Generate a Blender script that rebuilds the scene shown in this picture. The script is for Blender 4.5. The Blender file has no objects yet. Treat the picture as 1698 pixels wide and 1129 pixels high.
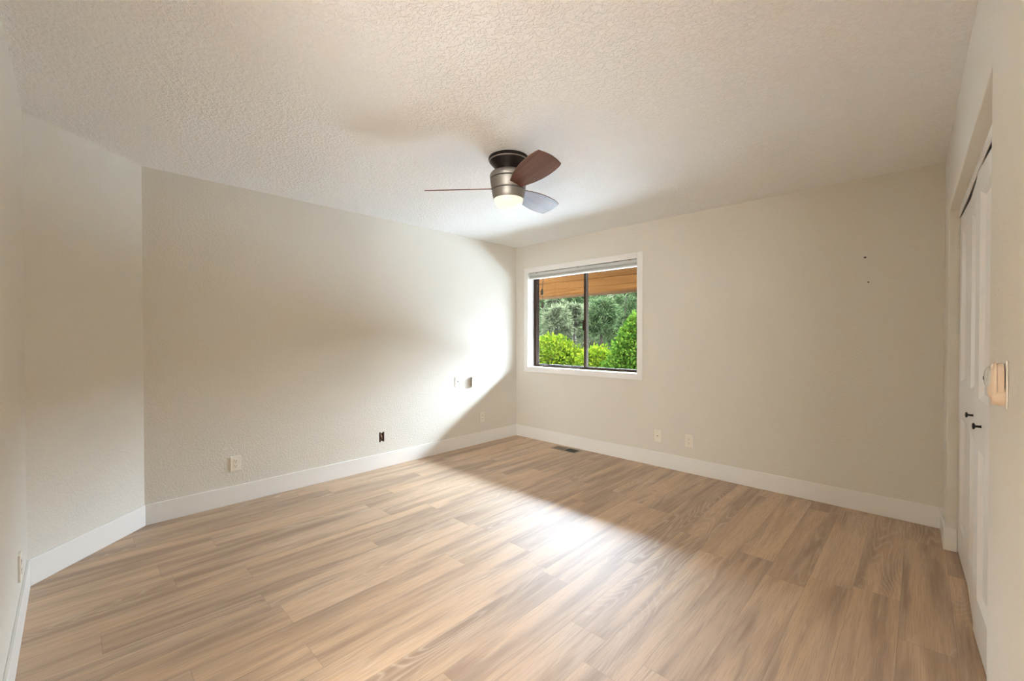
import bpy, bmesh, math, random
import numpy as np
from mathutils import Vector, Matrix
S = bpy.context.scene
COL = S.collection
PI = math.pi

# ---------------------------------------------------------------- camera, sky, exposure
CAM = (3.8004, -4.0245, 1.2862)
cd = bpy.data.cameras.new('camera'); cam = bpy.data.objects.new('camera', cd); COL.objects.link(cam)
cd.sensor_width = 36.0; cd.sensor_fit = 'HORIZONTAL'; cd.lens = 36.0*702.96/1698
cd.clip_start = 0.02; cd.clip_end = 300
yaw, pitch, roll = 0.76672, -0.00956, -0.00064
fw = Vector((-math.sin(yaw)*math.cos(pitch), math.cos(yaw)*math.cos(pitch), math.sin(pitch)))
r0 = fw.cross(Vector((0, 0, 1))).normalized(); u0 = r0.cross(fw)
rr = r0*math.cos(roll)+u0*math.sin(roll); uu = -r0*math.sin(roll)+u0*math.cos(roll)
M = Matrix(((rr.x, uu.x, -fw.x), (rr.y, uu.y, -fw.y), (rr.z, uu.z, -fw.z))).to_4x4()
M.translation = Vector(CAM); cam.matrix_world = M
S.camera = cam

S.view_settings.view_transform = 'Standard'; S.view_settings.look = 'None'
S.view_settings.gamma = 1.0; S.view_settings.use_curve_mapping = False
S.view_settings.exposure = 1.06
cy = S.cycles
cy.use_denoising = True
cy.max_bounces = 14; cy.diffuse_bounces = 10; cy.glossy_bounces = 4; cy.transparent_max_bounces = 16
cy.caustics_reflective = False; cy.caustics_refractive = False
cy.sample_clamp_indirect = 12.0

# sky: hazy daylight with the bright sun glow low behind the trees on the window side
SKY_BASE, GLOW = 16.5, 245.0
W_ = bpy.data.worlds.new('sky'); S.world = W_; W_.use_nodes = True
nt = W_.node_tree; nt.nodes.clear()
def wn(t, **k):
    n = nt.nodes.new(t)
    for a, b in k.items(): setattr(n, a, b)
    return n
def wmath(op, a, b=None, clamp=False):
    n = wn('ShaderNodeMath', operation=op, use_clamp=clamp)
    for i, v in enumerate((a, b)):
        if v is None: continue
        if isinstance(v, (int, float)): n.inputs[i].default_value = v
        else: nt.links.new(v, n.inputs[i])
    return n.outputs[0]
tc = wn('ShaderNodeTexCoord'); sx = wn('ShaderNodeSeparateXYZ'); nt.links.new(tc.outputs['Generated'], sx.inputs[0])
vx, vy, vz = sx.outputs
ys = wmath('MAXIMUM', vy, 0.02)
q = wmath('DIVIDE', vz, ys)                                   # slope of the view in the plane across the eave
lo = wmath('EXPONENT', wmath('DIVIDE', wmath('SUBTRACT', q, 0.60), 0.11))
hi = wmath('EXPONENT', wmath('DIVIDE', wmath('SUBTRACT', 0.62, q), 0.12))
g = wmath('MINIMUM', wmath('MINIMUM', lo, hi), 1.0)
azf = wmath('POWER', wmath('MAXIMUM', wmath('DIVIDE', vy, wmath('SQRT', wmath('ADD', wmath('MULTIPLY', vx, vx), wmath('MULTIPLY', vy, vy)))), 0.0), 2.2)
up = wmath('GREATER_THAN', vz, 0.0)
g = wmath('MULTIPLY', wmath('MULTIPLY', wmath('MULTIPLY', g, azf), up), GLOW)
base = wn('ShaderNodeBackground'); base.inputs[0].default_value = (0.80, 0.93, 1.10, 1); base.inputs[1].default_value = SKY_BASE
glow = wn('ShaderNodeBackground'); glow.inputs[0].default_value = (0.83, 0.96, 1.14, 1); nt.links.new(g, glow.inputs[1])
ad = wn('ShaderNodeAddShader'); nt.links.new(base.outputs[0], ad.inputs[0]); nt.links.new(glow.outputs[0], ad.inputs[1])
wo = wn('ShaderNodeOutputWorld'); nt.links.new(ad.outputs[0], wo.inputs[0])
W_.cycles.sampling_method = 'MANUAL'; W_.cycles.sample_map_resolution = 2048

def lamp(name, kind, loc, energy, color, rot=(0, 0, 0), **k):
    l = bpy.data.lights.new(name, kind); l.energy = energy; l.color = color
    for a, b in k.items(): setattr(l, a, b)
    o = bpy.data.objects.new(name, l); COL.objects.link(o); o.location = loc; o.rotation_euler = rot
    return o
# window portal (guides the sky sampling only, gives no light of its own)
po = lamp('window_portal', 'AREA', (0.963, 0.16, 1.49), 1, (1, 1, 1), (-PI/2, 0, 0), shape='RECTANGLE', size=1.56, size_y=1.26)
po.data.cycles.is_portal = True
# added fill lights in an unseen hall, shining in through the doorway
HALL_FILL, HALL_TOP_FILL = 98.0, 6.0
lamp('hall_fill', 'AREA', (4.25, -5.95, 1.40), HALL_FILL, (1.0, 0.975, 0.935), (PI/2, 0, math.radians(33)), shape='RECTANGLE', size=1.2, size_y=1.5)
lamp('hall_top_fill', 'AREA', (3.2, -5.3, 2.38), HALL_TOP_FILL, (1.0, 0.87, 0.70), (0, 0, 0), shape='DISK', size=0.4)

# ---------------------------------------------------------------- materials
def new_mat(name):
    m = bpy.data.materials.new(name); m.use_nodes = True
    b = m.node_tree.nodes['Principled BSDF']
    return m, m.node_tree, b
def principled(name, col, rough=0.5, metal=0.0, spec=0.5, noise=0.0, nscale=20, bump=0.0, bscale=60, bdetail=3):
    m, t, b = new_mat(name)
    b.inputs['Base Color'].default_value = (*col, 1); b.inputs['Roughness'].default_value = rough
    b.inputs['Metallic'].default_value = metal; b.inputs['Specular IOR Level'].default_value = spec
    tcn = t.nodes.new('ShaderNodeTexCoord')
    if noise:
        n = t.nodes.new('ShaderNodeTexNoise'); n.inputs['Scale'].default_value = nscale; n.inputs['Detail'].default_value = 4
        t.links.new(tcn.outputs['Object'], n.inputs['Vector'])
        mx = t.nodes.new('ShaderNodeMix'); mx.data_type = 'RGBA'
        mx.inputs['A'].default_value = (*[c*(1-noise) for c in col], 1); mx.inputs['B'].default_value = (*[min(1, c*(1+noise)) for c in col], 1)
        t.links.new(n.outputs['Fac'], mx.inputs['Factor']); t.links.new(mx.outputs['Result'], b.inputs['Base Color'])
    if bump:
        n = t.nodes.new('ShaderNodeTexNoise'); n.inputs['Scale'].default_value = bscale; n.inputs['Detail'].default_value = bdetail
        t.links.new(tcn.outputs['Object'], n.inputs['Vector'])
        bp = t.nodes.new('ShaderNodeBump'); bp.inputs['Strength'].default_value = bump; bp.inputs['Distance'].default_value = 0.004
        t.links.new(n.outputs['Fac'], bp.inputs['Height']); t.links.new(bp.outputs['Normal'], b.inputs['Normal'])
    return m
def plaster(name, col, strength, scale=26, dist=0.006):
    # knocked-down / orange-peel texture: flattened blobs of compound
    m, t, b = new_mat(name)
    b.inputs['Base Color'].default_value = (*col, 1); b.inputs['Roughness'].default_value = 0.75; b.inputs['Specular IOR Level'].default_value = 0.25
    tcn = t.nodes.new('ShaderNodeTexCoord')
    n = t.nodes.new('ShaderNodeTexNoise'); n.inputs['Scale'].default_value = scale; n.inputs['Detail'].default_value = 4.5; n.inputs['Roughness'].default_value = 0.55
    n.inputs['Distortion'].default_value = 0.6
    t.links.new(tcn.outputs['Object'], n.inputs['Vector'])
    cr = t.nodes.new('ShaderNodeMapRange'); cr.interpolation_type = 'SMOOTHSTEP'
    cr.inputs['From Min'].default_value = 0.40; cr.inputs['From Max'].default_value = 0.62
    t.links.new(n.outputs['Fac'], cr.inputs['Value'])
    bp = t.nodes.new('ShaderNodeBump'); bp.inputs['Strength'].default_value = strength; bp.inputs['Distance'].default_value = dist
    t.links.new(cr.outputs['Result'], bp.inputs['Height']); t.links.new(bp.outputs['Normal'], b.inputs['Normal'])
    return m
WALLC = (0.705, 0.678, 0.615)
MAT = {}
MAT['wall'] = plaster('greige_wall_paint', WALLC, 0.35, 75, 0.003)
MAT['ceiling'] = plaster('ceiling_texture', (0.885, 0.89, 0.885), 0.75, 58, 0.004)
MAT['trim'] = principled('white_trim_paint', (0.80, 0.79, 0.765), 0.38, bump=0.03, bscale=12)
MAT['door'] = principled('white_door_paint', (0.78, 0.765, 0.735), 0.42, bump=0.03, bscale=14)
MAT['ivory'] = principled('ivory_plastic', (0.80, 0.755, 0.66), 0.4, noise=0.03)
MAT['white_plastic'] = principled('white_plastic', (0.80, 0.79, 0.77), 0.4, noise=0.02)
MAT['slot'] = principled('dark_slot', (0.03, 0.025, 0.02), 0.7, noise=0.2)
MAT['bronze_frame'] = principled('bronze_aluminium', (0.045, 0.028, 0.02), 0.6, metal=0.0, spec=0.08, noise=0.15, nscale=30)
MAT['alu'] = principled('weathered_aluminium', (0.16, 0.145, 0.12), 0.6, metal=0.0, spec=0.2, noise=0.1)
MAT['blind'] = principled('grey_blind_vinyl', (0.55, 0.565, 0.55), 0.4, noise=0.04)
MAT['cord'] = principled('brown_cord', (0.09, 0.075, 0.05), 0.8, noise=0.3)
MAT['black_metal'] = principled('black_knob_metal', (0.015, 0.014, 0.014), 0.38, metal=0.4, noise=0.2)
MAT['fan_dark'] = principled('dark_bronze_metal', (0.035, 0.03, 0.028), 0.38, metal=0.8, noise=0.2)
MAT['fan_metal'] = principled('brushed_pewter_metal', (0.30, 0.285, 0.26), 0.48, metal=0.8, noise=0.08, nscale=40)
MAT['beige'] = principled('beige_plastic', (0.68, 0.55, 0.43), 0.38, noise=0.04)
MAT['box_inside'] = principled('box_brown_plastic', (0.10, 0.055, 0.035), 0.7, noise=0.4, nscale=60)
MAT['copper'] = principled('copper_wire', (0.72, 0.52, 0.38), 0.5, noise=0.1)
MAT['grey_box'] = principled('grey_box_plastic', (0.36, 0.33, 0.29), 0.6, noise=0.1)
MAT['vent_metal'] = principled('vent_metal', (0.30, 0.25, 0.19), 0.45, metal=0.5, noise=0.15)
MAT['vent_louvre'] = principled('vent_louvre_metal', (0.20, 0.17, 0.125), 0.5, metal=0.4, noise=0.15)
MAT['bark'] = principled('tree_bark', (0.022, 0.017, 0.013), 0.95, spec=0.0, noise=0.5, nscale=8, bump=0.6, bscale=10)
MAT['soil'] = principled('forest_floor', (0.022, 0.020, 0.011), 0.95, noise=0.5, nscale=1.5)
MAT['bounce_slab'] = principled('bounce_pale', (0.78, 0.785, 0.79), 0.9, noise=0.08, nscale=3)  # pale so that the added ground slab throws daylight indoors
MAT['closet'] = principled('closet_paint', (0.35, 0.33, 0.3), 0.8, noise=0.02)

def glass_mat():
    m = bpy.data.materials.new('window_glass'); m.use_nodes = True; t = m.node_tree; t.nodes.clear()
    tr = t.nodes.new('ShaderNodeBsdfTransparent'); tr.inputs[0].default_value = (0.96, 0.98, 0.97, 1)
    gl = t.nodes.new('ShaderNodeBsdfGlossy'); gl.inputs['Roughness'].default_value = 0.02
    lw = t.nodes.new('ShaderNodeLayerWeight'); lw.inputs['Blend'].default_value = 0.25
    mp = t.nodes.new('ShaderNodeMath'); mp.operation = 'MULTIPLY'; mp.inputs[1].default_value = 0.25
    mx = t.nodes.new('ShaderNodeMixShader'); o = t.nodes.new('ShaderNodeOutputMaterial')
    t.links.new(lw.outputs['Fresnel'], mp.inputs[0]); t.links.new(mp.outputs[0], mx.inputs[0])
    t.links.new(tr.outputs[0], mx.inputs[1]); t.links.new(gl.outputs[0], mx.inputs[2]); t.links.new(mx.outputs[0], o.inputs[0])
    return m
MAT['glass'] = glass_mat()
def clear_lens():
    m, t, b = new_mat('clear_lens_plastic')
    b.inputs['Base Color'].default_value = (0.72, 0.74, 0.72, 1); b.inputs['Roughness'].default_value = 0.12
    b.inputs['Transmission Weight'].default_value = 0.35; b.inputs['IOR'].default_value = 1.45
    return m
MAT['lens'] = clear_lens()
def lamp_glass():
    m, t, b = new_mat('frosted_lamp_glass')
    b.inputs['Base Color'].default_value = (0.22, 0.18, 0.13, 1); b.inputs['Roughness'].default_value = 0.5
    b.inputs['Emission Color'].default_value = (1.0, 0.84, 0.66, 1); b.inputs['Emission Strength'].default_value = 0.52
    return m
MAT['lamp_glass'] = lamp_glass()

def wood_simple(name, c1, c2, axis, rough=0.35, scale=6, spec=0.5, stretch=14):
    m, t, b = new_mat(name)
    tcn = t.nodes.new('ShaderNodeTexCoord'); mp = t.nodes.new('ShaderNodeMapping')
    sc = [stretch]*3; sc[axis] = 1.0; mp.inputs['Scale'].default_value = sc
    t.links.new(tcn.outputs['Object'], mp.inputs['Vector'])
    n = t.nodes.new('ShaderNodeTexNoise'); n.inputs['Scale'].default_value = scale; n.inputs['Detail'].default_value = 5; n.inputs['Distortion'].default_value = 0.5
    t.links.new(mp.outputs[0], n.inputs['Vector'])
    cr = t.nodes.new('ShaderNodeValToRGB'); cr.color_ramp.elements[0].position = 0.3; cr.color_ramp.elements[1].position = 0.72
    cr.color_ramp.elements[0].color = (*c1, 1); cr.color_ramp.elements[1].color = (*c2, 1)
    t.links.new(n.outputs['Fac'], cr.inputs[0]); t.links.new(cr.outputs[0], b.inputs['Base Color'])
    b.inputs['Roughness'].default_value = rough; b.inputs['Specular IOR Level'].default_value = spec
    return m
MAT['blade'] = wood_simple('walnut_blade', (0.085, 0.032, 0.02), (0.16, 0.065, 0.042), 0, 0.42, 3, 0.35)
MAT['cedar'] = wood_simple('cedar_soffit', (0.040, 0.0155, 0.0045), (0.074, 0.032, 0.010), 0, 0.9, 2, 0.0)
MAT['cedar_dark'] = wood_simple('dark_fascia', (0.03, 0.016, 0.008), (0.05, 0.027, 0.013), 0, 0.9, 2, 0.0)

def floor_mat():
    m, t, b = new_mat('oak_plank_floor')
    L = t.links.new
    def N(ty, **k):
        n = t.nodes.new(ty)
        for a, v in k.items(): setattr(n, a, v)
        return n
    def mth(op, a, bb=None, clamp=False):
        n = N('ShaderNodeMath', operation=op, use_clamp=clamp)
        for i, v in enumerate((a, bb)):
            if v is None: continue
            if isinstance(v, (int, float)): n.inputs[i].default_value = v
            else: L(v, n.inputs[i])
        return n.outputs[0]
    tcn = N('ShaderNodeTexCoord'); sp = N('ShaderNodeSeparateXYZ'); L(tcn.outputs['Object'], sp.inputs[0])
    x, y = sp.outputs[0], sp.outputs[1]
    PW, PL = 0.178, 1.22
    u = mth('DIVIDE', x, PW); row = mth('FLOOR', u)
    w1 = N('ShaderNodeTexWhiteNoise', noise_dimensions='1D'); L(row, w1.inputs['W'])
    v = mth('ADD', mth('DIVIDE', y, PL), mth('MULTIPLY', w1.outputs['Value'], 7.31)); idx = mth('FLOOR', v)
    cb = N('ShaderNodeCombineXYZ'); L(row, cb.inputs[0]); L(idx, cb.inputs[1])
    w2 = N('ShaderNodeTexWhiteNoise', noise_dimensions='2D'); L(cb.outputs[0], w2.inputs['Vector'])
    rnd = w2.outputs['Value']
    def coords(sx, sy, off):
        c = N('ShaderNodeCombineXYZ')
        L(mth('ADD', mth('MULTIPLY', x, sx), mth('MULTIPLY', rnd, off)), c.inputs[0])
        L(mth('ADD', mth('MULTIPLY', y, sy), mth('MULTIPLY', rnd, off*1.7)), c.inputs[1])
        L(mth('MULTIPLY', rnd, 31.0), c.inputs[2])
        return c.outputs[0]
    def noise(vec, detail, rough=0.5, dist=0.0):
        n = N('ShaderNodeTexNoise'); n.inputs['Scale'].default_value = 1.0; n.inputs['Detail'].default_value = detail
        n.inputs['Roughness'].default_value = rough; n.inputs['Distortion'].default_value = dist
        L(vec, n.inputs['Vector']); return n.outputs['Fac']
    def ramp(f, lo, hi):
        r = N('ShaderNodeMapRange', interpolation_type='SMOOTHSTEP'); r.inputs['From Min'].default_value = lo; r.inputs['From Max'].default_value = hi
        L(f, r.inputs['Value']); return r.outputs['Result']
    def mix(f, a, bb):
        mx = N('ShaderNodeMix', data_type='RGBA')
        if isinstance(f, float): mx.inputs['Factor'].default_value = f
        else: L(f, mx.inputs['Factor'])
        for nm, c in (('A', a), ('B', bb)):
            if isinstance(c, tuple): mx.inputs[nm].default_value = (*c, 1)
            else: L(c, mx.inputs[nm])
        return mx.outputs['Result']
    streak = ramp(noise(coords(8.5, 0.75, 40), 2.5, 0.5, 0.7), 0.36, 0.66)      # broad heart / sap streaks
    streak2 = ramp(noise(coords(22, 1.3, 17), 3, 0.55, 0.4), 0.40, 0.70)
    fine = noise(coords(210, 7, 9), 3, 0.6)
    n1 = noise(coords(5.2, 0.6, 23), 1.5, 0.45, 0.3)
    rings = mth('POWER', mth('ABSOLUTE', mth('SINE', mth('MULTIPLY', n1, 105.0))), 8.0)        # cathedral grain
    ringmask = ramp(noise(coords(4.0, 0.8, 77), 1.0), 0.46, 0.64)
    pore = ramp(noise(coords(95, 2.6, 51), 3, 0.6, 0.6), 0.60, 0.72)
    c = mix(streak, (0.325, 0.212, 0.127), (0.585, 0.405, 0.248))
    c = mix(mth('MULTIPLY', streak2, 0.45), c, (0.62, 0.45, 0.31))
    pl = N('ShaderNodeMix', data_type='RGBA', blend_type='MULTIPLY'); pl.inputs['Factor'].default_value = 1.0
    cr = N('ShaderNodeValToRGB'); cr.color_ramp.elements[0].color = (0.92, 0.915, 0.915, 1); cr.color_ramp.elements[1].color = (1.06, 1.05, 1.03, 1)
    L(rnd, cr.inputs[0]); L(c, pl.inputs['A']); L(cr.outputs[0], pl.inputs['B']); c = pl.outputs['Result']
    c = mix(mth('MULTIPLY', mth('MULTIPLY', rings, ringmask), 0.48), c, (0.66, 0.53, 0.41))
    c = mix(mth('MULTIPLY', pore, 0.36), c, (0.64, 0.52, 0.41))
    c = mix(mth('MULTIPLY', ramp(fine, 0.42, 0.75), 0.42), c, (0.20, 0.13, 0.085))
    fu = mth('FRACT', u); fv = mth('FRACT', v)
    eu = mth('MINIMUM', fu, mth('SUBTRACT', 1.0, fu)); ev = mth('MINIMUM', fv, mth('SUBTRACT', 1.0, fv))
    gu = mth('LESS_THAN', eu, 0.0065); gv = mth('LESS_THAN', ev, 0.0010)
    gap = mth('MAXIMUM', gu, gv)
    c = mix(mth('MULTIPLY', gap, 0.32), c, (0.10, 0.065, 0.045))
    L(c, b.inputs['Base Color'])
    b.inputs['Roughness'].default_value = 0.62; b.inputs['Specular IOR Level'].default_value = 1.0
    b.inputs['Coat Weight'].default_value = 0.65; b.inputs['Coat Roughness'].default_value = 0.64; b.inputs['Coat IOR'].default_value = 1.6
    hgt = mth('SUBTRACT', mth('ADD', mth('MULTIPLY', fine, 0.5), mth('MULTIPLY', mth('MULTIPLY', rings, ringmask), 0.3)), mth('MULTIPLY', gap, 1.5))
    bp = N('ShaderNodeBump'); bp.inputs['Strength'].default_value = 0.18; bp.inputs['Distance'].default_value = 0.0012
    L(hgt, bp.inputs['Height']); L(bp.outputs['Normal'], b.inputs['Normal'])
    return m
MAT['floor'] = floor_mat()

def leaf_mat(name, c1, c2, trans=0.45):
    m = bpy.data.materials.new(name); m.use_nodes = True; t = m.node_tree; t.nodes.clear()
    ge = t.nodes.new('ShaderNodeNewGeometry'); mx = t.nodes.new('ShaderNodeMix'); mx.data_type = 'RGBA'
    mx.inputs['A'].default_value = (*c1, 1); mx.inputs['B'].default_value = (*c2, 1)
    t.links.new(ge.outputs['Random Per Island'], mx.inputs['Factor'])
    d = t.nodes.new('ShaderNodeBsdfDiffuse'); tl = t.nodes.new('ShaderNodeBsdfTranslucent')
    t.links.new(mx.outputs['Result'], d.inputs[0]); t.links.new(mx.outputs['Result'], tl.inputs[0])
    ms = t.nodes.new('ShaderNodeMixShader'); ms.inputs[0].default_value = trans
    o = t.nodes.new('ShaderNodeOutputMaterial')
    t.links.new(d.outputs[0], ms.inputs[1]); t.links.new(tl.outputs[0], ms.inputs[2]); t.links.new(ms.outputs[0], o.inputs[0])
    return m
MAT['leaf_bright'] = leaf_mat('bright_maple_leaf', (0.0149, 0.0348, 0.0017), (0.0746, 0.0870, 0.0057))
MAT['leaf_mid'] = leaf_mat('shrub_leaf', (0.0068, 0.0202, 0.0022), (0.0338, 0.0525, 0.0060))
MAT['needle'] = leaf_mat('pine_needles', (0.0239, 0.0286, 0.0144), (0.0717, 0.0757, 0.0399), 0.35)
MAT['needle_dark'] = leaf_mat('fir_needles', (0.0096, 0.0175, 0.0064), (0.0382, 0.0494, 0.0200), 0.3)

# ---------------------------------------------------------------- mesh helpers
class MB:
    def __init__(s): s.v = []; s.f = []; s.sm = []
    def add(s, vs, fs, smooth=False):
        o = len(s.v); s.v += [tuple(p) for p in vs]
        for f in fs: s.f.append(tuple(i+o for i in f)); s.sm.append(smooth)
        return s
    def box(s, a, b, fn=None):
        x0, x1 = sorted((a[0], b[0])); y0, y1 = sorted((a[1], b[1])); z0, z1 = sorted((a[2], b[2]))
        vs = [(x, y, z) for z in (z0, z1) for y in (y0, y1) for x in (x0, x1)]
        if fn: vs = [fn(p) for p in vs]
        return s.add(vs, [(0, 2, 3, 1), (4, 5, 7, 6), (0, 1, 5, 4), (2, 6, 7, 3), (0, 4, 6, 2), (1, 3, 7, 5)])
    def lathe(s, prof, n=48, c=(0, 0, 0), fn=None, cap=True):
        vs = []; fs = []
        for r, z in prof:
            for k in range(n):
                a = 2*PI*k/n; vs.append((c[0]+r*math.cos(a), c[1]+r*math.sin(a), c[2]+z))
        for i in range(len(prof)-1):
            for k in range(n):
                k2 = (k+1) % n; fs.append((i*n+k, i*n+k2, (i+1)*n+k2, (i+1)*n+k))
        if cap:
            fs.append(tuple(range(n))[::-1]); fs.append(tuple((len(prof)-1)*n+k for k in range(n)))
        if fn: vs = [fn(p) for p in vs]
        return s.add(vs, fs, True)
    def tube(s, pts, r, n=8):
        pts = [Vector(p) for p in pts]; rs = r if isinstance(r, (list, tuple)) else [r]*len(pts)
        vs = []; fs = []
        for i, p in enumerate(pts):
            d = (pts[min(i+1, len(pts)-1)]-pts[max(i-1, 0)]).normalized()
            a = d.cross(Vector((0, 0, 1)) if abs(d.z) < 0.9 else Vector((1, 0, 0))).normalized(); b2 = d.cross(a)
            for k in range(n):
                t = 2*PI*k/n; vs.append(p+a*rs[i]*math.cos(t)+b2*rs[i]*math.sin(t))
        for i in range(len(pts)-1):
            for k in range(n):
                k2 = (k+1) % n; fs.append((i*n+k, i*n+k2, (i+1)*n+k2, (i+1)*n+k))
        fs.append(tuple(range(n))[::-1]); fs.append(tuple((len(pts)-1)*n+k for k in range(n)))
        return s.add(vs, fs, True)
    def build(s, name, mat, parent=None, bevel=0.0, seg=2, origin=None, label=None):
        me = bpy.data.meshes.new(name)
        vs = s.v
        if origin is not None: vs = [(p[0]-origin[0], p[1]-origin[1], p[2]-origin[2]) for p in vs]
        me.from_pydata(vs, [], s.f); me.update()
        bm = bmesh.new(); bm.from_mesh(me); bmesh.ops.recalc_face_normals(bm, faces=bm.faces); bm.to_mesh(me); bm.free()
        me.polygons.foreach_set('use_smooth', s.sm)
        me.materials.append(mat)
        o = bpy.data.objects.new(name, me); COL.objects.link(o)
        if origin is not None and parent is None: o.location = origin
        if parent is not None: o.parent = parent
        if bevel:
            b = o.modifiers.new('bevel', 'BEVEL'); b.width = bevel; b.segments = seg; b.limit_method = 'ANGLE'; b.angle_limit = math.radians(40)
        if any(s.sm):
            try:
                me.set_sharp_from_angle(angle=math.radians(38))
            except Exception: pass
        if label: o['label'] = label
        return o
def tag(o, label, cat, group=None, kind=None):
    o['label'] = label; o['category'] = cat
    if group: o['group'] = group
    if kind: o['kind'] = kind
    return o
def empty(name, loc, rot=(0, 0, 0)):
    o = bpy.data.objects.new(name, None); COL.objects.link(o); o.location = loc; o.rotation_euler = rot
    o.empty_display_size = 0.1
    return o
def slab(us, vs, holes, thick, fn):
    """wall slab in (u, v) with rectangular holes; fn(u, v, d) -> world, d = depth away from the room"""
    ue = sorted(set(us) | {h[0] for h in holes} | {h[1] for h in holes}); ve = sorted(set(vs) | {h[2] for h in holes} | {h[3] for h in holes})
    def solid(i, j):
        if i < 0 or j < 0 or i >= len(ue)-1 or j >= len(ve)-1: return False
        cu = (ue[i]+ue[i+1])/2; cv = (ve[j]+ve[j+1])/2
        return not any(h[0] < cu < h[1] and h[2] < cv < h[3] for h in holes)
    m = MB()
    def qd(pts): m.add([fn(*p) for p in pts], [(0, 1, 2, 3)])
    for i in range(len(ue)-1):
        for j in range(len(ve)-1):
            if not solid(i, j): continue
            a, b, c, d = ue[i], ue[i+1], ve[j], ve[j+1]
            qd([(a, c, 0), (b, c, 0), (b, d, 0), (a, d, 0)]); qd([(a, c, thick), (a, d, thick), (b, d, thick), (b, c, thick)])
            if not solid(i-1, j): qd([(a, c, 0), (a, d, 0), (a, d, thick), (a, c, thick)])
            if not solid(i+1, j): qd([(b, c, 0), (b, c, thick), (b, d, thick), (b, d, 0)])
            if not solid(i, j-1): qd([(a, c, 0), (a, c, thick), (b, c, thick), (b, c, 0)])
            if not solid(i, j+1): qd([(a, d, 0), (b, d, 0), (b, d, thick), (a, d, thick)])
    # weld
    key = {}; nv = []; rem = []
    for p in m.v:
        k = tuple(round(c, 5) for c in p)
        if k not in key: key[k] = len(nv); nv.append(p)
        rem.append(key[k])
    m.v = nv; m.f = [tuple(rem[i] for i in f) for f in m.f]
    return m
def struct(o, label, cat):
    return tag(o, label, cat, kind='structure')

# ---------------------------------------------------------------- room shell
H = 2.44
YL = -3.6898; XD, YD = 0.5039, -4.1935
WX, WK = 3.914, 0.0112                       # right wall: x at the window wall, drift per metre
ct = 1/math.hypot(1, WK)
def RW(s, z, d):                             # right wall frame: s along from the window wall, d into the wall
    return (WX + WK*ct*s + ct*d, -ct*s + WK*ct*d, z)
OPEN0, OPEN1, OPENZ = 0.375, 2.255, 2.032    # closet opening

fl = MB().box((-0.3, -6.9, -0.12), (4.9, 0.16, 0)); o = fl.build('floor', MAT['floor'])
struct(o, 'light oak plank floor with whitened grain running toward the window wall', 'floor')
ce = MB().box((-0.3, -6.9, H), (4.9, 0.16, H+0.14)); o = ce.build('ceiling', MAT['ceiling'])
struct(o, 'flat off white ceiling with knockdown plaster texture', 'ceiling')

WIN = (0.200, 1.726, 0.890, 2.100)
o = slab((-0.15, 4.1), (0, H), [WIN], 0.15, lambda u, v, d: (u, d, v)).build('wall_window', MAT['wall']); wall_window = o
struct(o, 'greige textured wall with the single sliding window', 'wall')
HOLE = (-1.951, -1.895, 0.253, 0.349)
LBOX = (-0.787, -0.727, 0.700, 0.808)
o = slab((YL-0.06, 0.0), (0, H), [HOLE], 0.13, lambda u, v, d: (-d, u, v)).build('wall_left', MAT['wall']); wall_left = o
struct(o, 'long greige textured wall on the left with outlets and switch plates', 'wall')
dg = Vector((XD, YD-YL, 0)); dl = dg.length; dg.normalize(); dn = Vector((dg.y, -dg.x, 0))
if dn.dot(Vector((1, 1, 0))) > 0: dn = -dn
def DW(u, v, d): return (dg.x*u+dn.x*d, YL+dg.y*u+dn.y*d, v)
o = slab((-0.05, dl+0.05), (0, H), [], 0.13, DW).build('wall_angled', MAT['wall'])
struct(o, 'narrow angled wall between the long left wall and the near left wall, brightly lit', 'wall')
DOORWAY = (2.72, 3.62, 0.0, 2.05)  # unseen opening, placed so the hall fill reaches the window wall
o = slab((XD-0.06, 4.2), (0, H), [DOORWAY], 0.12, lambda u, v, d: (u, YD-d, v)).build('wall_near', MAT['wall'])
struct(o, 'greige wall at the far left edge of the photo, seen nearly edge on', 'wall')
o = slab((0.0, 4.23), (0, H), [(OPEN0, OPEN1, 0, OPENZ)], 0.115, RW).build('wall_right', MAT['wall'], bevel=0.004)
struct(o, 'greige wall on the right with the recessed closet opening', 'wall')
cl = MB()
for (s0, s1, d0, d1) in ((0.12, 2.6, 0.74, 0.80), (0.12, 0.17, 0.12, 0.74), (2.55, 2.6, 0.12, 0.74)):
    cl.box((s0, d0, 0.001), (s1, d1, H-0.001), lambda p: RW(p[0], p[2], p[1]))
o = cl.build('wall_closet', MAT['closet']); struct(o, 'inside walls of the closet behind the bifold doors', 'wall')
hl = MB()  # unseen hall, added to hold the fill lights
hl.box((1.95, -6.7, 0.001), (2.05, -4.32, H-0.001)); hl.box((4.7, -6.7, 0.001), (4.8, -4.32, H-0.001)); hl.box((2.05, -6.8, 0.001), (4.7, -6.7, H-0.001))
o = hl.build('wall_hall', MAT['wall']); struct(o, 'greige walls of the added unseen hall around the fill lights', 'wall')

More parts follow.
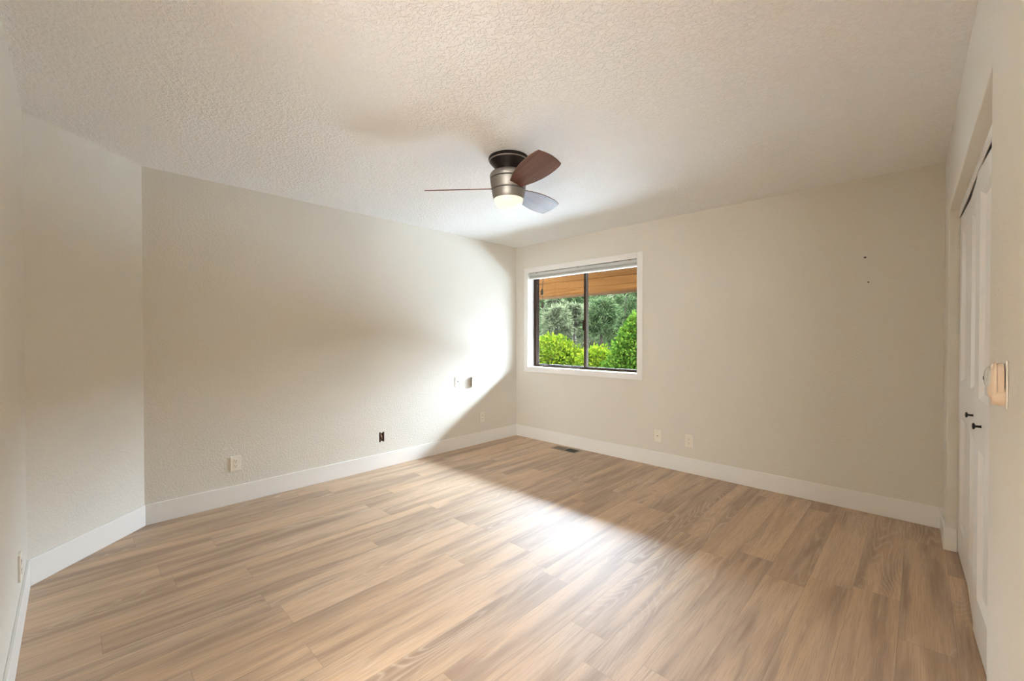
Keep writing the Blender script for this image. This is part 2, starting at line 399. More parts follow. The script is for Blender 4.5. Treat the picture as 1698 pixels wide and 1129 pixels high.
# baseboards
BH, BT = 0.14, 0.012
def board(name, m, label):
    o = m.build(name, MAT['trim'], bevel=0.002, seg=1); struct(o, label, 'baseboard'); return o
k = BT*math.tan(PI/8)
board('baseboard_left', MB().add([(0, 0, 0), (0, YL, 0), (BT, YL+k, 0), (BT, -BT, 0), (0, 0, BH), (0, YL, BH), (BT, YL+k, BH), (BT, -BT, BH)],
      [(0, 1, 2, 3), (4, 7, 6, 5), (0, 4, 5, 1), (1, 5, 6, 2), (2, 6, 7, 3), (3, 7, 4, 0)]), 'white baseboard along the long left wall')
board('baseboard_angled', MB().add([DW(0, 0, 0), DW(dl, 0, 0), DW(dl-k, 0, -BT), DW(k, 0, -BT), DW(0, BH, 0), DW(dl, BH, 0), DW(dl-k, BH, -BT), DW(k, BH, -BT)],
      [(0, 1, 2, 3), (4, 7, 6, 5), (0, 4, 5, 1), (1, 5, 6, 2), (2, 6, 7, 3), (3, 7, 4, 0)]), 'short white baseboard along the angled wall')
board('baseboard_near', MB().box((XD, YD, 0), (2.72, YD+BT, BH)), 'white baseboard along the wall at the far left edge')
board('baseboard_window', MB().box((0, -BT, 0), (WX, 0, BH)), 'white baseboard under the window wall')
bw = MB().box((BT, -BT, 0), (OPEN0+BT*0.0, 0, BH), lambda p: RW(p[0], p[2], p[1]))
bw.box((OPEN0, -BT, 0), (OPEN0+BT, 0.047, BH), lambda p: RW(p[0], p[2], p[1]))
board('baseboard_right', bw, 'short white baseboard wrapping the closet jamb corner')
board('baseboard_entry', MB().box((OPEN1, -BT*0.4, 0), (4.15, 0, BH), lambda p: RW(p[0], p[2], p[1])), 'white baseboard below the beige night light')

# nail holes on the window wall
for x, z, r, nm in ((3.506, 1.862, 0.006, 'a'), (3.525, 1.680, 0.0045, 'b')):
    m = MB(); m.lathe([(r, 0), (r*0.8, -0.0012), (0.0005, -0.0016)], 10, fn=lambda p: (x+p[0]*1.4, p[2], z+p[1]))
    o = m.build('nail_hole', MAT['slot'], wall_window)

# ---------------------------------------------------------------- window
win = empty('window_1', (0.963, 0, 0.9)); struct(win, 'white cased sliding window with bronze frame looking onto trees', 'window')
WO = Vector((0.963, 0, 0.9))
def wpart(name, m, mat, parent=win, bevel=0.0, label=None):
    m.v = [(p[0]-WO.x, p[1]-WO.y, p[2]-WO.z) for p in m.v] if parent is not None else m.v
    return m.build(name, mat, parent, bevel=bevel, label=label)
CX0, CX1, CZ0, CZ1, CW = 0.1531, 1.7733, 0.8421, 2.148, 0.0625
ct_ = MB()
for (a, b2, c, d) in ((CX0, CX0+CW, CZ0, CZ1), (CX1-CW, CX1, CZ0, CZ1), (CX0+CW, CX1-CW, CZ0, CZ0+CW), (CX0+CW, CX1-CW, CZ1-CW, CZ1)):
    ct_.box((a, -0.016, c), (b2, -0.0005, d))
wpart('casing', ct_, MAT['trim'], bevel=0.002)
IX0, IX1, IZ0, IZ1 = CX0+CW, CX1-CW, CZ0+CW, CZ1-CW
jb = MB()
jb.box((WIN[0]+0.0005, -0.0004, IZ0), (IX0+0.002, 0.098, IZ1)); jb.box((IX1-0.002, -0.0004, IZ0), (WIN[1]-0.0005, 0.098, IZ1))
jb.box((WIN[0]+0.0005, -0.0004, WIN[2]+0.0005), (WIN[1]-0.0005, 0.098, IZ0)); jb.box((WIN[0]+0.0005, -0.0004, IZ1), (WIN[1]-0.0005, 0.098, WIN[3]-0.0005))
wpart('jamb_liner', jb, MAT['trim'])
FX0, FX1, FZ0, FZ1 = IX0+0.002, IX1-0.002, IZ0+0.002, IZ1-0.001
fr = MB()
fr.box((FX0, 0.098, FZ0), (FX0+0.047, 0.148, FZ1)); fr.box((FX1-0.047, 0.098, FZ0), (FX1, 0.148, FZ1))
fr.box((FX0+0.047, 0.098, FZ0), (FX1-0.047, 0.148, FZ0+0.018)); fr.box((FX0+0.047, 0.098, FZ1-0.04), (FX1-0.047, 0.148, FZ1))
wpart('frame', fr, MAT['bronze_frame'], bevel=0.0015)
XM = 1.006
def sash(name, x0, x1, y0, y1, z0, z1, sw, lab):
    s = MB()
    s.box((x0, y0, z0), (x0+sw, y1, z1)); s.box((x1-sw, y0, z0), (x1, y1, z1))
    s.box((x0+sw, y0, z0), (x1-sw, y1, z0+0.017)); s.box((x0+sw, y0, z1-0.02), (x1-sw, y1, z1))
    o = wpart(name, s, MAT['bronze_frame'], bevel=0.001, label=lab)
    g_ = MB().box((x0+sw-0.002, (y0+y1)/2-0.002, z0+0.015), (x1-sw+0.002, (y0+y1)/2+0.002, z1-0.018))
    g_.v = [(p[0]-WO.x, p[1]-WO.y, p[2]-WO.z) for p in g_.v]
    g_.build('pane', MAT['glass'], o)
    return o
sash('sash', FX0+0.040, XM+0.012, 0.126, 0.144, FZ0+0.012, FZ1-0.03, 0.016, 'fixed left sash')
rs = sash('sash', XM-0.022, FX1-0.012, 0.102, 0.122, FZ0+0.010, FZ1-0.03, 0.030, 'sliding right sash')
al = MB().box((XM+0.008, 0.0985, FZ0+0.03), (XM+0.024, 0.102, FZ1-0.05)); wpart('stile_seal', al, MAT['alu'], bevel=0.001)
lt = MB().box((XM-0.034, 0.090, 1.36), (XM-0.019, 0.104, 1.475)); lt.box((XM-0.032, 0.084, 1.40), (XM-0.022, 0.09, 1.43)); wpart('latch', lt, MAT['bronze_frame'], bevel=0.002)

# raised blind
bl = empty('window_blind', (0.963, 0.03, 2.08)); tag(bl, 'grey raised blind stacked under the head of the white window', 'blind')
BO = Vector((0.963, 0.03, 2.08))
def bpart(name, m, mat, bevel=0.0):
    m.v = [(p[0]-BO.x, p[1]-BO.y, p[2]-BO.z) for p in m.v]; return m.build(name, mat, bl, bevel=bevel)
bpart('headrail', MB().box((0.226, 0.008, 2.045), (1.704, 0.058, 2.081)), MAT['blind'], 0.002)
sl = MB()
for i in range(5): sl.box((0.230, 0.010, 2.0235+i*0.0042), (1.700, 0.056, 2.0262+i*0.0042))
bpart('slat_stack', sl, MAT['blind'])
bpart('bottom_rail', MB().box((0.230, 0.009, 2.008), (1.700, 0.057, 2.0225)), MAT['white_plastic'], 0.003)
cdm = MB().tube([(0.436, 0.022, 2.03), (0.432, 0.014, 1.96), (0.428, 0.012, 1.86)], 0.0026, 6).tube([(0.446, 0.022, 2.03), (0.444, 0.013, 1.9), (0.436, 0.012, 1.70)], 0.0026, 6)
bpart('lift_cord', cdm, MAT['cord'])
for tx, tz in ((0.427, 1.835), (0.436, 1.672)):
    t_ = MB().lathe([(0.003, 0.038), (0.011, 0.030), (0.018, 0.0), (0.019, -0.028), (0.013, -0.038)], 14, (tx, 0.014, tz)); bpart('cord_tassel', t_, MAT['cord'])
for tx in (0.34, 0.963, 1.62): bpart('bracket_clip', MB().box((tx-0.012, 0.004, 2.074), (tx+0.012, 0.02, 2.0845)), MAT['grey_box'])

# ---------------------------------------------------------------- bifold closet doors
def panel_box(m, s0, s1, d0, d1, z0, z1, fn): m.box((s0, d0, z0), (s1, d1, z1), lambda p: fn(p[0], p[2], p[1]))
def bifold(name, sA, dA, sF, dF, sB, dB, knob_on, knob_at, label):
    root = empty(name, RW((sA+sB)/2, 0, 0.06)); struct(root, label, 'door')
    o0 = root.location.copy()
    out = []
    for (a0, e0, a1, e1, n) in ((sA, dA, sF, dF, 0), (sF, dF, sB, dB, 1)):
        if a0 > a1: a0, e0, a1, e1 = a1, e1, a0, e0
        L = math.hypot(a1-a0, e1-e0); ux, uy = (a1-a0)/L, (e1-e0)/L
        def fn(u, z, d, a0=a0, e0=e0, ux=ux, uy=uy):
            p = RW(a0+ux*u-uy*d, z, e0+uy*u+ux*d); return (p[0]-o0.x, p[1]-o0.y, p[2]-o0.z)
        g0 = 0.002; z0, z1 = 0.012, 1.984; ST, TR = 0.095, 0.115; T = 0.034
        m = MB()
        panel_box(m, g0, ST, 0, T, z0, z1, fn); panel_box(m, L-ST, L-g0, 0, T, z0, z1, fn)
        for (zz0, zz1) in ((z0, 0.19), (0.815, 1.025), (1.885, z1)): panel_box(m, ST, L-ST, 0, T, zz0, zz1, fn)
        # recessed flat panels with a sloped sticking
        for (za, zb) in ((0.19, 0.815), (1.025, 1.885)):
            B = 0.020; D = 0.014
            vs = [fn(ST, za, 0), fn(L-ST, za, 0), fn(L-ST, zb, 0), fn(ST, zb, 0), fn(ST+B, za+B, D), fn(L-ST-B, za+B, D), fn(L-ST-B, zb-B, D), fn(ST+B, zb-B, D)]
            m.add(vs, [(0, 1, 5, 4), (1, 2, 6, 5), (2, 3, 7, 6), (3, 0, 4, 7), (4, 5, 6, 7)])
            panel_box(m, ST, L-ST, D+0.001, T, za, zb, fn)
        p = m.build('door_panel', MAT['door'], root)
        if n == knob_on:
            kx = knob_at
            km = MB().lathe([(0.006, 0.0), (0.005, 0.003), (0.0045, 0.015), (0.008, 0.017), (0.0125, 0.0195), (0.0135, 0.022), (0.011, 0.025), (0.002, 0.0265)], 20,
                            fn=lambda p: fn(kx+p[0], 0.921+p[1], -p[2]))
            km.build('door_knob', MAT['black_metal'], p, label='black round knob')
        out.append(p)
    return root
SC = (OPEN0+OPEN1)/2
bifold('door_1', OPEN0+0.006, 0.049, (OPEN0+SC)/2, 0.058, SC-0.003, 0.047, 1, 0.30, 'farther white bifold closet door, next to the window wall corner')
bifold('door_2', OPEN1-0.006, 0.049, (OPEN1+SC)/2, 0.058, SC+0.003, 0.043, 1, 0.17, 'nearer white bifold closet door beside the beige night light')
tr = MB().box((OPEN0+0.001, 0.043, OPENZ-0.045), (OPEN1-0.001, 0.047, OPENZ-0.0005), lambda p: RW(p[0], p[2], p[1]))
tr.box((OPEN0+0.001, 0.047, OPENZ-0.006), (OPEN1-0.001, 0.100, OPENZ-0.0005), lambda p: RW(p[0], p[2], p[1]))
o = tr.build('trim_1', MAT['trim']); struct(o, 'white bifold track along the top of the closet opening', 'trim')

# ---------------------------------------------------------------- wall plates.  Local frame: X along the wall, Y out of the wall, Z up
def face_rot(side):    # rotation so local +Y points into the room
    return {'left': (0, 0, -PI/2), 'window': (0, 0, PI), 'near': (0, 0, 0)}[side]
def plate_mesh(w=0.070, h=0.114, t=0.008):
    return MB().box((-w/2, 0.0004, -h/2), (w/2, t, h/2))
def outlet(loc, side, label):
    r = empty('wall_outlet', loc, face_rot(side)); tag(r, label, 'outlet', None)
    pm = plate_mesh(); pm.build('cover_plate', MAT['ivory'], r, bevel=0.0012)
    for zc in (0.0195, -0.0195):
        m = MB()
        n = 24; vs = []
        for yy in (0.0075, 0.0098):
            for i in range(n):
                a = 2*PI*i/n; vs.append((max(-0.0135, min(0.0135, 0.017*math.cos(a))), yy, zc+0.0145*math.sin(a)))
        m.add(vs, [tuple(range(n)), tuple(range(2*n-1, n-1, -1))]+[(i, (i+1) % n, n+(i+1) % n, n+i) for i in range(n)])
        f = m.build('socket_face', MAT['ivory'], r)
        s = MB().box((-0.0078, 0.0097, zc-0.001), (-0.0052, 0.0103, zc+0.008)).box((0.0052, 0.0097, zc), (0.0074, 0.0103, zc+0.007))
        s.lathe([(0.0026, 0), (0.0026, 0.0006)], 10, fn=lambda p: (p[0], 0.0097+p[2], zc-0.0075+p[1]))
        s.build('socket_slots', MAT['slot'], f)
    MB().lathe([(0.003, 0), (0.003, 0.0008), (0.001, 0.0012)], 12, fn=lambda p: (p[0], 0.0078+p[2], p[1])).build('screw', MAT['ivory'], r)
    return r
outlet((0, -3.156, 0.309), 'left', 'ivory duplex outlet on the left wall, the one nearest the angled wall')
outlet((0, -0.604, 0.316), 'left', 'ivory duplex outlet low in the shaded far end of the left wall')
outlet((2.237, 0, 0.300), 'window', 'ivory duplex outlet on the window wall, right of the cable plate')
outlet((0.978, YD, 0.284), 'near', 'ivory outlet seen edge on, on the wall at the far left edge')

r = empty('cable_plate', (1.932, 0, 0.300), face_rot('window')); tag(r, 'ivory cable jack plate low on the window wall, between floor vent and outlet', 'wall plate')
plate_mesh().build('cover_plate', MAT['ivory'], r, bevel=0.002)
MB().lathe([(0.0065, 0), (0.0065, 0.004), (0.0045, 0.004), (0.0045, 0.010)], 12, fn=lambda p: (p[0], 0.0078+p[2], p[1]+0.002)).build('coax_jack', MAT['vent_metal'], r)

r = empty('light_switch', (0, -0.977, 0.769), face_rot('left')); tag(r, 'white toggle switch plate on the left wall, farther from the window corner of the pair', 'switch')
plate_mesh(0.072, 0.116, 0.007).build('cover_plate', MAT['white_plastic'], r, bevel=0.002)
tg = MB().box((-0.004, 0.006, -0.011), (0.004, 0.0085, 0.011)); tg.add([(-0.004, 0.008, -0.002), (0.004, 0.008, -0.002), (0.004, 0.008, 0.008), (-0.004, 0.008, 0.008), (-0.003, 0.022, 0.006), (0.003, 0.022, 0.006), (0.003, 0.020, 0.011), (-0.003, 0.020, 0.011)],
       [(0, 1, 5, 4), (1, 2, 6, 5), (2, 3, 7, 6), (3, 0, 4, 7), (4, 5, 6, 7)])
tg.build('toggle', MAT['grey_box'], r)

r = empty('junction_box', (0, -0.757, 0.756), face_rot('left')); tag(r, 'grey wall box with loose tilted white cover, beside the toggle switch plate', 'wall box')
MB().box((-0.030, 0.0004, -0.055), (0.030, 0.034, 0.053)).build('box_body', MAT['grey_box'], r, bevel=0.002)
def tilt(p):
    y = p[1]; z = p[2]; return (p[0], y+0.036+(z+0.057)*0.10, z)
MB().box((-0.035, 0, -0.057), (0.035, 0.005, 0.062), tilt).build('cover_plate', MAT['white_plastic'], r, bevel=0.0015)

# open outlet box set in the left wall
r = empty('open_outlet_box', (0, -1.923, 0.301), face_rot('left')); tag(r, 'uncovered brown electrical box with bare wires sunk in the left wall', 'outlet box')
m = MB(); a, c, dp = 0.0275, 0.0475, 0.05
for b0, b1 in (((-a, -dp, -c), (-a+0.0025, -0.001, c)), ((a-0.0025, -dp, -c), (a, -0.001, c)), ((-a+0.0025, -dp, -c), (a-0.0025, -0.001, -c+0.0025)), ((-a+0.0025, -dp, c-0.0025), (a-0.0025, -0.001, c)), ((-a, -dp-0.003, -c), (a, -dp, c))): m.box(b0, b1)
m.build('box_shell', MAT['box_inside'], r)
for zc, s in ((0.046, 1), (-0.046, -1)):
    MB().lathe([(0.009, -0.006), (0.009, 0.0008), (0.004, 0.0008)], 14, fn=lambda p: (p[0], p[2], zc+p[1]*0.8)).build('mounting_ear', MAT['white_plastic'], r)
MB().tube([(-0.010, -0.048, -0.040), (-0.012, -0.014, -0.022), (-0.003, -0.006, 0.004), (0.001, -0.018, 0.034)], 0.0035).build('wire', MAT['copper'], r)
MB().tube([(0.012, -0.048, 0.038), (0.013, -0.012, 0.016), (0.008, -0.010, -0.014), (0.014, -0.03, -0.040)], 0.0035).build('wire', MAT['box_inside'], r)
MB().tube([(-0.018, -0.048, 0.034), (-0.017, -0.02, 0.012), (-0.009, -0.016, -0.026)], 0.003).build('wire', MAT['slot'], r)

# beige plug-in night light on the entry end of the right wall (local X along wall to camera, Y out)
SN = 2.552
p0 = RW(SN, 1.177, 0)
r = empty('night_light', p0, (0, 0, PI/2+math.atan(WK))); tag(r, 'beige plug-in night light with clear lens on the right wall', 'night light')
plate_mesh(0.052, 0.108, 0.004).build('wall_plate', MAT['white_plastic'], r, bevel=0.0015)
def shell(w, h, y0, y1, z0, pinch, n=28, layers=6):
    m = MB(); vs = []
    for i in range(layers+1):
        t = i/layers; y = y0+(y1-y0)*t; k = math.sqrt(max(0.0, 1-(t*pinch)**2))
        for j in range(n):
            a = 2*PI*j/n; ca, sa = math.cos(a), math.sin(a); e = 0.75
            vs.append((w/2*k*math.copysign(abs(ca)**e, ca), y, z0+h/2*k*math.copysign(abs(sa)**e, sa)))
    fs = [tuple(range(n))[::-1], tuple(layers*n+j for j in range(n))]
    for i in range(layers):
        for j in range(n): fs.append((i*n+j, i*n+(j+1) % n, (i+1)*n+(j+1) % n, (i+1)*n+j))
    return m.add(vs, fs, True)
shell(0.046, 0.092, 0.006, 0.0165, 0.002, 0.30).build('back_shell', MAT['beige'], r)
shell(0.048, 0.094, 0.0172, 0.030, 0.002, 0.90).build('front_shell', MAT['beige'], r)
shell(0.036, 0.052, 0.0255, 0.0355, 0.013, 0.93).build('lens', MAT['lens'], r, label='clear domed lens')
cup = shell(0.051, 0.042, 0.004, 0.024, -0.029, 0.55); cup.build('base_cup', MAT['beige'], r)
MB().box((-0.005, 0.0225, -0.034), (0.005, 0.0262, -0.024)).build('slide_button', MAT['slot'], r)
MB().box((-0.004, 0.0335, 0.008), (0.004, 0.0365, 0.016)).build('light_sensor', MAT['slot'], r)

# ---------------------------------------------------------------- floor vent
r = empty('floor_vent', (0.905, -0.135, 0)); tag(r, 'small brown floor vent at the foot of the window wall', 'floor vent')
m = MB(); A, B = 0.170, 0.072
for b0, b1 in (((-A, -B, 0.0003), (A, -B+0.018, 0.004)), ((-A, B-0.018, 0.0003), (A, B, 0.004)), ((-A, -B+0.018, 0.0003), (-A+0.024, B-0.018, 0.004)), ((A-0.024, -B+0.018, 0.0003), (A, B-0.018, 0.004)), ((-0.006, -B+0.018, 0.0003), (0.006, B-0.018, 0.004))): m.box(b0, b1)
m.build('frame', MAT['vent_metal'], r, bevel=0.001)
MB().box((-A+0.02, -B+0.016, 0.0002), (A-0.02, B-0.016, 0.0008)).build('duct_opening', MAT['slot'], r)
m = MB()
for i in range(9):
    yy = -B+0.022+i*0.0112; m.add([(-A+0.024, yy, 0.0012), (-0.006, yy, 0.0012), (-0.006, yy+0.0105, 0.0032), (-A+0.024, yy+0.0105, 0.0032)], [(0, 1, 2, 3)])
sld = m.build('louvre', MAT['vent_louvre'], r)
sd = sld.modifiers.new('thick', 'SOLIDIFY'); sd.thickness = 0.0006

# ---------------------------------------------------------------- ceiling fan
FX, FY = 1.875, -2.057
fan = empty('ceiling_fan', (FX, FY, H)); tag(fan, 'low profile three blade ceiling fan with walnut blades and lit lamp', 'ceiling fan')
def fpart(name, prof, mat, label=None): return MB().lathe(prof, 64).build(name, mat, fan, label=label)
fpart('canopy', [(0.122, -0.0005), (0.129, -0.004), (0.130, -0.014), (0.125, -0.018), (0.126, -0.024), (0.121, -0.030), (0.104, -0.050), (0.086, -0.068), (0.072, -0.088), (0.070, -0.096)], MAT['fan_dark'], 'dark bronze canopy')
fpart('canopy_ring', [(0.1235, -0.0195), (0.1262, -0.0215), (0.1262, -0.0245), (0.1225, -0.0285)], MAT['fan_metal'])
fpart('motor_core', [(0.080, -0.090), (0.104, -0.112), (0.112, -0.14), (0.102, -0.212), (0.094, -0.245)], MAT['slot'])
fpart('motor_housing', [(0.072, -0.0905), (0.096, -0.0935), (0.112, -0.101), (0.119, -0.110), (0.121, -0.119), (0.1195, -0.136), (0.117, -0.139)], MAT['fan_metal'], 'pewter upper housing band')
fpart('motor_band', [(0.1165, -0.1445), (0.1185, -0.146), (0.1095, -0.206), (0.1070, -0.209)], MAT['fan_metal'])
fpart('lamp_collar', [(0.1065, -0.2145), (0.1085, -0.216), (0.1035, -0.243), (0.0965, -0.266), (0.0945, -0.268)], MAT['fan_metal'])
fpart('lamp_shade', [(0.0940, -0.262), (0.0945, -0.268), (0.0900, -0.290), (0.0820, -0.306), (0.066, -0.3165), (0.040, -0.3225), (0.012, -0.3245), (0.001, -0.3246)], MAT['lamp_glass'], 'frosted glowing lamp glass')
def blade(ang):
    prof = [(0.100, 0.040), (0.135, 0.048), (0.18, 0.060), (0.24, 0.072), (0.31, 0.081), (0.38, 0.085), (0.45, 0.084), (0.50, 0.079), (0.53, 0.073)]
    n = len(prof); m = MB(); pt = math.radians(-19); T = 0.0032
    top = []; K = 9
    rows = []
    for s, w in prof: rows.append([(s, w*(-1+2*j/(K-1))) for j in range(K)])
    rows.append([(0.53+0.020*math.cos((-1+2*j/(K-1))*PI/2*0.92), 0.071*(-1+2*j/(K-1))) for j in range(K)])
    vs = []
    for side in (1, -1):
        for rw in rows:
            for s, tt in rw:
                z = tt*math.sin(pt)+side*T; t2 = tt*math.cos(pt)
                vs.append((s, t2, z-0.197+0.0))
    R = len(rows); fs = []
    for q_ in range(2):
        o_ = q_*R*K
        for i in range(R-1):
            for j in range(K-1):
                f = (o_+i*K+j, o_+(i+1)*K+j, o_+(i+1)*K+j+1, o_+i*K+j+1); fs.append(f if q_ == 0 else f[::-1])
    rim = [i*K for i in range(R)]+[(R-1)*K+j for j in range(1, K)]+[i*K+K-1 for i in range(R-2, -1, -1)]+[j for j in range(K-2, 0, -1)]
    for a_, b_ in zip(rim, rim[1:]+rim[:1]): fs.append((a_, b_, b_+R*K, a_+R*K))
    m.add(vs, fs)
    o = m.build('blade', MAT['blade'], fan); o.rotation_euler = (0, 0, math.radians(ang))
    return o
for a_ in (-140, -21, 98): blade(a_)

# ---------------------------------------------------------------- outside: eave, hillside, trees
YE, ZE, PIT = 1.54, 1.917, 0.333
ev = MB(); bwid = 0.232; sl_ = math.hypot(1, PIT)
nb = 6
for i in range(nb):
    ya, yb = YE-(i+1)*bwid+0.010, YE-i*bwid-0.010
    if i == nb-1: ya = 0.155
    if yb < ya: break
    za, zb = ZE+0.03+(YE-ya)*PIT, ZE+0.03+(YE-yb)*PIT
    vs = [(x, y, z+dz) for x in (-4, 6) for (y, z, dz) in ((ya, za, 0), (yb, zb, 0), (yb, zb, 0.02), (ya, za, 0.02))]
    ev.add(vs, [(0, 1, 2, 3), (7, 6, 5, 4), (0, 4, 5, 1), (1, 5, 6, 2), (2, 6, 7, 3), (3, 7, 4, 0)])
soff = ev.build('roof_eave', MAT['cedar']); struct(soff, 'cedar plank roof eave outside, across the top of the window', 'eave')
rf = MB()
vs = [(x, y, ZE+0.052+(YE-y)*PIT+dz) for x in (-4, 6) for (y, dz) in ((0.155, 0), (YE, 0), (YE, 0.1), (0.155, 0.1))]
rf.add(vs, [(0, 1, 2, 3), (7, 6, 5, 4), (0, 4, 5, 1), (1, 5, 6, 2), (2, 6, 7, 3), (3, 7, 4, 0)])
rf.build('roof_deck', MAT['cedar_dark'], soff)
MB().box((-4, YE-0.002, ZE), (6, YE+0.04, ZE+0.17)).build('fascia', MAT['cedar_dark'], soff)

GZ = -1.9
rng = random.Random(5)
def gz(x, y): return GZ+max(0, y-18)*0.42
gm = MB(); NX, NY = 40, 30; vs = []
for j in range(NY+1):
    for i in range(NX+1):
        x = -70+100*i/NX; y = 7.0+36*j/NY
        vs.append((x, y, gz(x, y)+0.12*math.sin(x*0.7+y*0.4)+0.3*math.sin(x*1.3)*min(1, max(0, y-20)/8)))
gm.add(vs, [(j*(NX+1)+i, j*(NX+1)+i+1, (j+1)*(NX+1)+i+1, (j+1)*(NX+1)+i) for j in range(NY) for i in range(NX)], True)
o = gm.build('hillside', MAT['soil']); struct(o, 'green brown forest hillside rising behind the trees outside', 'ground')
PZ = -0.42
o = MB().box((-14, 0.16, PZ-2.0), (10, 3.3, PZ-0.05)).build('dark_ground_strip', MAT['soil']); struct(o, 'added unseen dark ground strip below the window, keeping bounce light off the eave', 'ground')  # unseen dark ground, added to cut the bounce onto the soffit
o = MB().box((-14, 3.3, PZ-2.0), (10, 7.0, PZ)).build('bounce_slab', MAT['bounce_slab']); struct(o, 'added unseen pale slab outside, bouncing daylight up into the room', 'bounce_slab')  # unseen bright slab, added to bounce daylight onto ceiling and walls

def leaves(pts, nrm, size, rs, aspect=0.55, jit=0.9):
    """diamond leaves, folded slightly along the midrib: arrays -> MB"""
    n = len(pts)
    d = rs.normal(size=(n, 3)); d = nrm*0.8+d*jit; d /= np.linalg.norm(d, axis=1)[:, None]
    a = np.cross(d, rs.normal(size=(n, 3))); a /= np.linalg.norm(a, axis=1)[:, None]
    nn = np.cross(d, a)
    s = size*(0.7+0.6*rs.random(n))[:, None]
    p0 = pts; p1 = pts+d*s*0.5+a*s*aspect*0.5+nn*s*0.08; p2 = pts+d*s; p3 = pts+d*s*0.5-a*s*aspect*0.5+nn*s*0.08
    V = np.stack([p0, p1, p2, p3], 1).reshape(-1, 3)
    F = (np.arange(n)[:, None]*4+np.array([0, 1, 2, 3])[None, :])
    return V, F
def build_np(name, V, F, mat, parent):
    me = bpy.data.meshes.new(name)
    me.vertices.add(len(V)); me.vertices.foreach_set('co', V.astype(np.float32).ravel())
    me.loops.add(F.size); me.loops.foreach_set('vertex_index', F.astype(np.int32).ravel())
    me.polygons.add(len(F)); me.polygons.foreach_set('loop_start', (np.arange(len(F))*F.shape[1]).astype(np.int32))
    me.update(calc_edges=True); me.validate()
    me.materials.append(mat); o = bpy.data.objects.new(name, me); COL.objects.link(o); o.parent = parent
    return o
def broadleaf(name, x, y, blobs, n, size, mat, label, cat, group, seed, trunk_r=0.05):
    """blobs: list of (dx, dy, z, rx, ry, rz) foliage masses, z world"""
    rs = np.random.RandomState(seed); z0 = gz(x, y)
    root = empty(name, (x, y, z0)); tag(root, label, cat, group)
    vol = np.array([b[3]*b[4]*b[5] for b in blobs])**0.67; cnt = (vol/vol.sum()*n).astype(int)
    P, Nn = [], []
    for b, c in zip(blobs, cnt):
        d = rs.normal(size=(c, 3)); d /= np.linalg.norm(d, axis=1)[:, None]
        rad = (0.45+0.6*rs.random(c)**0.6)*(1+0.22*np.sin(d[:, 0]*7+seed)*np.sin(d[:, 2]*6+1.3*seed)*np.sin(d[:, 1]*5))
        P.append(d*rad[:, None]*np.array(b[3:6])+np.array([b[0], b[1], b[2]-z0])); Nn.append(d+np.array([0, 0, 0.35]))
    V, F = leaves(np.concatenate(P), np.concatenate(Nn), size, rs)
    build_np('foliage', V, F, mat, root)
    t = MB()
    for b in blobs:
        top = Vector((b[0], b[1], b[2]-z0)); t.tube([(0, 0, -0.1), (top.x*0.35, top.y*0.35, top.z*0.45), (top.x*0.8, top.y*0.8, top.z*0.8), top], [trunk_r, trunk_r*0.7, trunk_r*0.45, trunk_r*0.2], 7)
    t.build('trunk', MAT['bark'], root)
    return root
def conifer(name, x, y, h, spread, first, nb, per, mat, label, cat, group, seed, tr=0.14, nsize=0.24, lean=0.0, hollow=0.3):
    rs = np.random.RandomState(seed); z0 = gz(x, y)
    root = empty(name, (x, y, z0)); tag(root, label, cat, group)
    P, Nn = [], []; t = MB()
    t.tube([(lean*k_*h/6+0.03*math.sin(k_*2+seed), 0.03*math.cos(k_*3+seed), -0.2+(h+0.2)*k_/6) for k_ in range(7)], [tr*(1-0.85*k_/6) for k_ in range(7)], 9)
    for i in range(nb):
        f = first+(0.98-first)*(i+rs.random())/nb; z = f*h
        L = spread*(1-f)**0.6*(0.7+0.5*rs.random())*(1.0 if f > first+0.1 else 0.8)+0.15
        a = rs.random()*2*PI; dirv = np.array([math.cos(a), math.sin(a), 0.12-0.35*rs.random()])
        c0 = np.array([lean*f*h, 0, z])
        if i % 3 == 0:
            t.tube([tuple(c0), tuple(c0+dirv*L*0.5+np.array([0, 0, 0.03])), tuple(c0+dirv*L)], [tr*0.16, tr*0.11, tr*0.04], 5)
        s = np.sqrt(rs.random(per))*(1-hollow)+hollow
        side = rs.normal(size=(per, 3))*np.array([0.16, 0.16, 0.09])*L*0.9
        P.append(c0+dirv[None, :]*L*s[:, None]+side); Nn.append(np.tile(dirv, (per, 1))+side/L*2+np.array([0, 0, 0.1]))
    V, F = leaves(np.concatenate(P), np.concatenate(Nn), nsize, rs, 0.16, 0.7)
    build_np('needles', V, F, mat, root)
    t.build('trunk', MAT['bark'], root)
    return root

# view directions through the window: x = CAM.x + k * (y - CAM.y)
def at(px, y):
    d = fw*702.96+rr*(px-849); return CAM[0]+d.x/d.y*(y-CAM[1])
def zat(py, y):
    return CAM[2]+(557.5-py)/980*(y-CAM[1])
def bush(px, y, top, blobs, n, size, mat, label, seed, name='maple_bush', cat='bush', tr=0.05):
    bl = [(dx, dy, zat(top, y)+dz, a, b, c) for (dx, dy, dz, a, b, c) in blobs]
    return broadleaf(name, at(px, y), y, bl, n, size, MAT[mat], label, cat, None, seed, tr)
bush(915, 9.2, 556, [(0, 0, -0.55, 0.85, 0.8, 0.55), (-0.75, 0.2, -0.75, 0.7, 0.8, 0.6), (0.75, 0.1, -0.95, 0.7, 0.8, 0.55), (0, 0, -1.6, 1.3, 1.1, 0.9)], 9000, 0.14, 'leaf_bright',
     'bright yellow green maple bush behind the left window pane', 11)
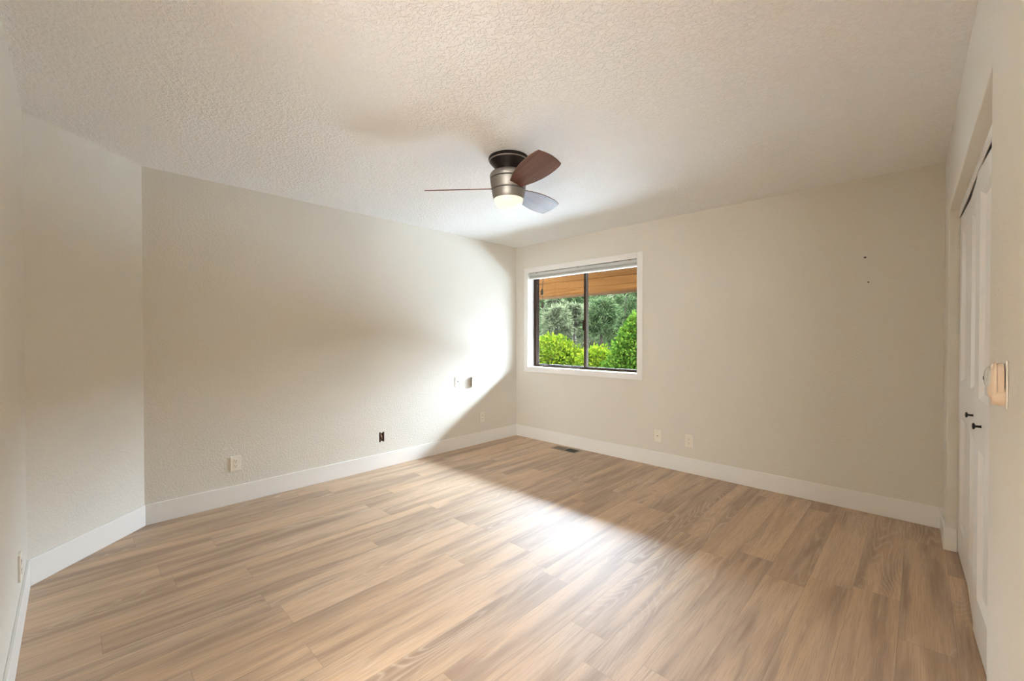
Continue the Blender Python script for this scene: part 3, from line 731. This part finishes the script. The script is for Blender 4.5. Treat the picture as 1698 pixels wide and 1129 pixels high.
bush(990, 8.5, 585, [(0, 0, -0.5, 0.55, 0.6, 0.5), (0.35, 0.1, -0.75, 0.4, 0.5, 0.45), (-0.4, 0.1, -0.6, 0.4, 0.5, 0.5), (0, 0, -1.3, 0.5, 0.5, 0.7)], 5000, 0.125, 'leaf_bright',
     'low bright bush seen just right of the dark middle stile of the window', 12)
bush(1045, 7.6, 497, [(0.0, 0, -1.75, 0.80, 0.7, 0.8), (0.05, 0, -1.1, 0.58, 0.5, 0.65), (0.13, 0, -0.6, 0.34, 0.3, 0.45), (0.16, 0, -0.22, 0.14, 0.14, 0.25), (-0.35, 0, -2.2, 0.75, 0.7, 0.8)], 9500, 0.115, 'leaf_mid',
     'tall leafy green tree filling the right window pane', 13, 'leafy_tree', 'tree', 0.06)
CON = [  # px, y, top py, spread, first, branches, per, mat, trunk
    (924, 11.2, 468, 1.15, 0.72, 50, 70, 'needle', 0.13), (953, 13.2, 462, 1.1, 0.72, 46, 70, 'needle', 0.11), (998, 11.0, 455, 1.25, 0.70, 54, 80, 'needle_dark', 0.14),
    (880, 14.4, 462, 1.4, 0.20, 56, 120, 'needle_dark', 0.16), (978, 16.3, 462, 1.4, 0.15, 56, 120, 'needle', 0.16), (1038, 14.0, 455, 1.4, 0.15, 60, 120, 'needle_dark', 0.16)]
CL = ['slim pine with bare trunk, left of centre in the left window pane', 'thin pine with bare trunk seen just left of the middle stile of the window', 'dark fir with bare trunk seen just right of the middle stile of the window',
      'dark fir at the left edge of the left window pane', 'pale pine directly behind the middle stile of the window', 'dark fir behind the leafy tree in the right window pane']
for i, (px, y, tp, sp, fi, nb_, pe, mt, trr) in enumerate(CON):
    x = at(px, y); conifer('pine_tree' if mt == 'needle' else 'fir_tree', x, y, zat(tp, y)-gz(x, y), sp, fi, nb_, pe, MAT[mt], CL[i], 'tree', None, 40+i, trr, 0.24)
i = 0
for row in range(6):
    y = 19.5+row*3.4
    for c in range(4):
        px = 845+c*74+(row % 2)*37; tp = 428; x = at(px+rng.uniform(-5, 5), y); yy = y; mt = ('needle', 'needle_dark')[((row*4+c)*7//3) % 2]
        conifer('forest_conifer', x, yy, zat(tp+rng.uniform(-8, 8), yy)-gz(x, yy), 1.75, 0.08, 56, 110, MAT[mt], 'conifer in the dense forest backdrop behind the window trees', 'tree', 'forest conifers on the hillside outside', 70+i, 0.18, 0.34); i += 1
for px, y in ((1165, 13.2), (1225, 15.5), (1150, 19.0), (1240, 18.0), (1330, 17.0), (800, 15.0)):
    x = at(px, y); conifer('forest_conifer', x, y, zat(428, y)-gz(x, y), 1.7, 0.1, 54, 100, MAT['needle_dark'], 'conifer in the dense forest backdrop behind the window trees', 'tree', 'forest conifers on the hillside outside', 70+i, 0.18, 0.3); i += 1
